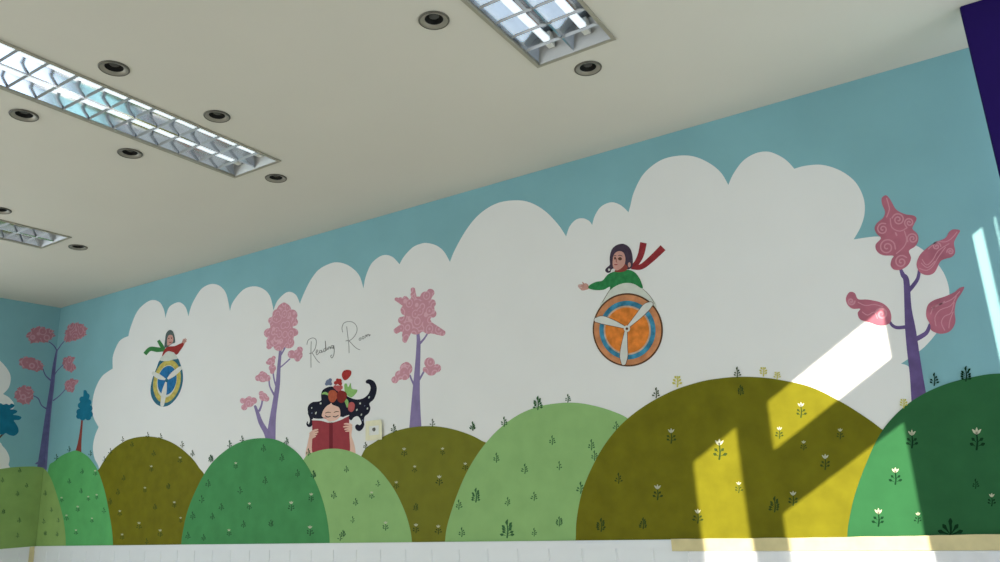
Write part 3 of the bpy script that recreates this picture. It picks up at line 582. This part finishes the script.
# ================================================================== MURAL: handwriting
a = crop(300, 315, 9.363)
t = empty('wall_lettering', base_at(338, 350)); tag(t, 'thin grey handwriting Reading Room above the reading girl', 'lettering')
def word(strokes):
    w = paint('word', [ribbon([(x, y, z) for x, y, z in a([(q[0], q[1], 6.4) for q in s])], 4) for s in strokes], M['ink'], t, 2)
word([[(104,490),(103,400),(104,300),(106,250)], [(66,275),(75,240),(100,220),(130,216),(152,235),(152,275),(140,320),(115,352),(92,362)], [(92,360),(115,358),(140,395),(165,430),(184,446)],
 [(150,352),(163,346),(168,332),(157,328),(152,350),(160,374),(180,352)], [(200,330),(186,334),(184,352),(198,350),(204,328),(206,350),(218,340)], [(236,312),(224,322),(224,340),(236,340),(243,318),(238,240),(242,325),(250,330)],
 [(256,308),(260,325),(266,320)], [(270,318),(270,300),(280,300),(284,318),(290,308)], [(308,285),(294,290),(294,308),(306,308),(316,284),(322,330),(316,375),(300,402),(288,385),(300,374)]])
word([[(460,355),(458,280),(446,180),(438,110)], [(400,160),(394,120),(410,78),(450,62),(495,68),(528,100),(534,150),(510,200),(470,236),(430,242)], [(440,238),(465,248),(500,285),(535,315),(562,326)],
 [(562,215),(554,225),(560,238),(572,230),(570,215),(562,215)], [(590,200),(582,212),(588,225),(600,218),(598,202),(590,200)], [(612,215),(612,192),(622,190),(626,206),(634,184),(644,182),(648,198),(660,186)]])
# ================================================================== switch under tape
b0 = on_back(367.5, 441); b1 = on_back(383, 419.5)
x0, x1, z0, z1 = b0[0], b1[0], b0[1], b1[1]
s = empty('wall_switch', ((x0+x1)/2, 0, z0)); tag(s, 'small white wall switch half covered with yellow masking tape, right of the reading girl', 'switch')
bm = bmesh.new(); box(bm, (x0+.012, -.010, z0+.012), (x1-.012, -.0012, z1-.012)); bmesh.ops.bevel(bm, geom=bm.edges[:], offset=.003, segments=2, affect='EDGES'); pl = obj('plate', bm, M['plate'], s)
cx, cz = (x0+x1)/2, (z0+z1)/2
bm = bmesh.new(); bmesh.ops.create_cone(bm, cap_ends=True, segments=20, radius1=.011, radius2=.009, depth=.006, matrix=Matrix.Translation((cx, -.0125, cz+.004)) @ Matrix.Rotation(math.pi/2, 4, 'X')); obj('knob', bm, M['ring'], pl)
for lo, hi in (((x0, -.0116, z1-.030), (x1-.004, -.0103, z1)), ((x0+.003, -.0118, z0), (x1, -.0103, z0+.028)), ((x0-.003, -.0130, z0+.004), (x0+.022, -.0119, z1-.006)), ((x1-.020, -.0132, z0+.006), (x1+.002, -.0119, z1-.012))):
    bm = bmesh.new(); box(bm, lo, hi); obj('tape_strip', bm, M['tape_pale'], s)
# ================================================================== masking tape and film on the wainscot
X0 = on_back(673, 545)[0]
bm = bmesh.new(); n = 60; v = []
rr = random.Random(5)
for i in range(n+1):
    x = X0+(XR-X0)*i/n; top = ZB+.002+(.012*max(0, (x-5.6)/1.5))+.002*rr.random()
    v.append([bm.verts.new((x, -.0187, top)), bm.verts.new((x, -.0187, ZB-.046+.002*rr.random())), bm.verts.new((x, -.0180, ZB-.046)), bm.verts.new((x, -.0180, top))])
for p, q in zip(v, v[1:]):
    for k in range(4): bm.faces.new((p[k], p[(k+1) % 4], q[(k+1) % 4], q[k]))
bm.faces.new(v[0]); bm.faces.new(v[-1][::-1]); bmesh.ops.recalc_face_normals(bm, faces=bm.faces[:])
tag(obj('masking_tape', bm, M['tape']), 'long yellowish masking tape along the white rail below the sunlit hills', 'tape', 'strips of masking tape')
ya = on_left(28, 552)[0]; yb = on_left(33, 552)[0]
bm = bmesh.new(); box(bm, (.0175, ya, .7), (.0183, yb, ZB-.001)); box(bm, (.0175, ya, .7), (.0183, yb, .71))
tag(obj('masking_tape', bm, M['tape']), 'short upright masking tape on the white boards in the left corner', 'tape', 'strips of masking tape')
bm = bmesh.new(); X1 = on_back(690, 550)[0]; nx, nz = 150, 14; G = []
for i in range(nx+1):
    x = X1+(XR-.02-X1)*i/nx
    G.append([bm.verts.new((x, -.0290-.004*math.sin(x*31+k*.35)*math.sin(x*13+1.3*k)-.003*math.sin(x*67-k*.8), ZB-.047-k*.05)) for k in range(nz+1)])
for p, q in zip(G, G[1:]):
    for k in range(nz): bm.faces.new((p[k], q[k], q[k+1], p[k+1]))
tag(obj('protective_film', bm, M['film'], None, True), 'wrinkled clear plastic film hanging over the white boards at the right', 'plastic film')
# ================================================================== ceiling lights
def make_troffer(x, label):
    t = empty('ceiling_light', (x, TY-TL/2, H)); tag(t, label, 'ceiling light', 'fluorescent ceiling lights')
    y0, y1 = TY-TL, TY; dz = .085
    bm = bmesh.new(); f = .014; zl = H-.006
    o = [(x-TW, y0), (x+TW, y0), (x+TW, y1), (x-TW, y1)]; n_ = [(x-TW+f, y0+f), (x+TW-f, y0+f), (x+TW-f, y1-f), (x-TW+f, y1-f)]
    vo = [bm.verts.new((a_, b_, H-.0005)) for a_, b_ in o]; vl = [bm.verts.new((a_, b_, zl)) for a_, b_ in o]; vi = [bm.verts.new((a_, b_, zl)) for a_, b_ in n_]; vt = [bm.verts.new((a_, b_, H+dz+.02)) for a_, b_ in n_]
    for k in range(4):
        j = (k+1) % 4
        for p, q in ((vo, vl), (vl, vi), (vi, vt)): bm.faces.new((p[k], p[j], q[j], q[k]))
    bm.faces.new(vt)
    bmesh.ops.recalc_face_normals(bm, faces=bm.faces[:]); obj('frame', bm, M['alu'], t)
    hw = TW-f-.002; lane = hw
    for sx in (-1, 1):          # two lanes, each a curved mirror trough with a tube and cross fins
        cx = x+sx*hw/2; w = hw/2-.001
        bm = bmesh.new(); R_ = []
        for k in range(13):
            u = -1+k/6; z = H+.004+dz*(1-abs(u)**2.6)
            R_.append((bm.verts.new((cx+u*w, y0+f+.002, z)), bm.verts.new((cx+u*w, y1-f-.002, z))))
        for p, q in zip(R_, R_[1:]): bm.faces.new((p[0], q[0], q[1], p[1]))
        tr = obj('reflector', bm, M['mirror'], t, True)
        bm = bmesh.new(); seg = 14; ys = [y0+.085, y0+.09, y1-.09, y1-.085]; rs = [.008, .0145, .0145, .008]; RR = []
        for yy, rd in zip(ys, rs): RR.append([bm.verts.new((cx+rd*math.cos(2*math.pi*k/seg), yy, H+.042+rd*math.sin(2*math.pi*k/seg))) for k in range(seg)])
        for p, q in zip(RR, RR[1:]):
            for k in range(seg): bm.faces.new((p[k], p[(k+1) % seg], q[(k+1) % seg], q[k]))
        bm.faces.new(RR[0]); bm.faces.new(RR[-1][::-1]); bmesh.ops.recalc_face_normals(bm, faces=bm.faces[:])
        tb = obj('tube', bm, M['tube'], t, True)
        for yy in (y0+.066, y1-.066):
            bm = bmesh.new(); box(bm, (cx-.013, yy-.019, H+.028), (cx+.013, yy+.019, H+.078)); obj('lamp_holder', bm, M['plate'], tb)
        nf = 13
        for k in range(nf):
            yy = y0+.12+(TL-.24)*k/(nf-1); bm = bmesh.new(); A_ = []
            for e_ in range(9):           # a V-shaped blade, arched over the tube
                u = -1+e_/4; zt = H+.002+min(dz*(1-abs(u)**2.6), .008)
                A_.append([bm.verts.new((cx+u*w, yy-.0045, zt)), bm.verts.new((cx+u*w*.99, yy, H-.001)), bm.verts.new((cx+u*w, yy+.0045, zt))])
            for p, q in zip(A_, A_[1:]):
                bm.faces.new((p[0], p[1], q[1], q[0])); bm.faces.new((p[1], p[2], q[2], q[1]))
            obj('louvre_fin', bm, M['fin'], t)
    bm = bmesh.new(); A_ = []
    for yy in (y0+f, y1-f): A_.append([bm.verts.new((x-.004, yy, H+.007)), bm.verts.new((x, yy, H+.001)), bm.verts.new((x+.004, yy, H+.007))])
    for k in range(2): bm.faces.new((A_[0][k], A_[0][k+1], A_[1][k+1], A_[1][k]))
    obj('divider', bm, M['mirror'], t)
    for yy, sg in ((y0+f, 1), (y1-f, -1)):
        bm = bmesh.new(); q = [bm.verts.new(p) for p in ((x-hw, yy, H-.002), (x+hw, yy, H-.002), (x+hw, yy+sg*.05, H+dz), (x-hw, yy+sg*.05, H+dz))]; bm.faces.new(q); obj('end_plate', bm, M['fin'], t)
    return t
make_troffer(TROF[0][0], 'long fluorescent louvre light on the ceiling left of the picture, the longest in view')
make_troffer(TROF[1][0], 'fluorescent louvre light at the top centre with two white tubes showing')
make_troffer(TROF[2][0], 'fluorescent louvre light seen end-on at the far left, nearest the left wall')
SL = ['round recessed spotlight above the middle of the long louvre light', 'round recessed spotlight at the left edge below the long louvre light', 'round recessed spotlight above the far end of the long louvre light',
 'round recessed spotlight just below the long louvre light, near its far end', 'round recessed spotlight just beyond the tip of the long louvre light', 'round recessed spotlight cut by the left edge above the end-on louvre light',
 'round recessed spotlight beyond the tip of the end-on louvre light, nearest the left wall', 'round recessed spotlight left of the two-tube louvre light at the top', 'round recessed spotlight beyond the end of the two-tube louvre light']
def lathe(bm, cx, cy, prof, seg=32):
    RR = [[bm.verts.new((cx+r*math.cos(2*math.pi*k/seg), cy+r*math.sin(2*math.pi*k/seg), z)) for k in range(seg)] for r, z in prof]
    for p, q in zip(RR, RR[1:]):
        for k in range(seg): bm.faces.new((p[k], p[(k+1) % seg], q[(k+1) % seg], q[k]))
    return RR
for (x, y), lab in zip(SP, SL):
    t = empty('recessed_spotlight', (x, y, H)); tag(t, lab, 'spotlight', 'recessed ceiling spotlights')
    bm = bmesh.new(); lathe(bm, x, y, [(.055, H-.0005), (.055, H-.003), (.052, H-.006), (.0495, H-.006), (.049, H-.004)]); obj('outer_ring', bm, M['ring'], t, True)
    bm = bmesh.new(); lathe(bm, x, y, [(.049, H-.004), (.043, H-.0035), (.037, H-.001), (.033, H+.003)]); obj('inner_ring', bm, M['ring_in'], t, True)
    bm = bmesh.new(); R2 = lathe(bm, x, y, [(.033, H+.003), (.031, H+.010), (.024, H+.016), (.020, H+.018)]); bm.faces.new(R2[-1]); obj('baffle', bm, M['spot_dark'], t, True)
    bm = bmesh.new(); R2 = lathe(bm, x, y, [(.019, H+.017), (.018, H+.013), (.013, H+.011), (.005, H+.010)]); bm.faces.new(R2[-1]); obj('lamp', bm, M['lamp_glass'], t, True)
# ================================================================== light
w = bpy.data.worlds.new('sky'); sc.world = w; w.use_nodes = True
bg = w.node_tree.nodes['Background']; bg.inputs[0].default_value = (.80, .905, 1, 1); bg.inputs[1].default_value = 7.
sd = bpy.data.lights.new('sun', 'SUN'); so = bpy.data.objects.new('sun', sd); COL.objects.link(so)
sd.energy = 34.; sd.angle = .006; sd.color = (1, .91, .76)
dirv = Vector((-TA, 1, -TB)).normalized(); so.rotation_euler = dirv.to_track_quat('-Z', 'Y').to_euler(); so.location = (12, -8, 6)
sc.view_settings.view_transform = 'Standard'; sc.view_settings.look = 'None'; sc.view_settings.gamma = 1; sc.view_settings.use_curve_mapping = False
sc.view_settings.exposure = -1.42
sc.cycles.max_bounces = 10; sc.cycles.diffuse_bounces = 8; sc.cycles.use_denoising = True; sc.cycles.sample_clamp_indirect = 6.
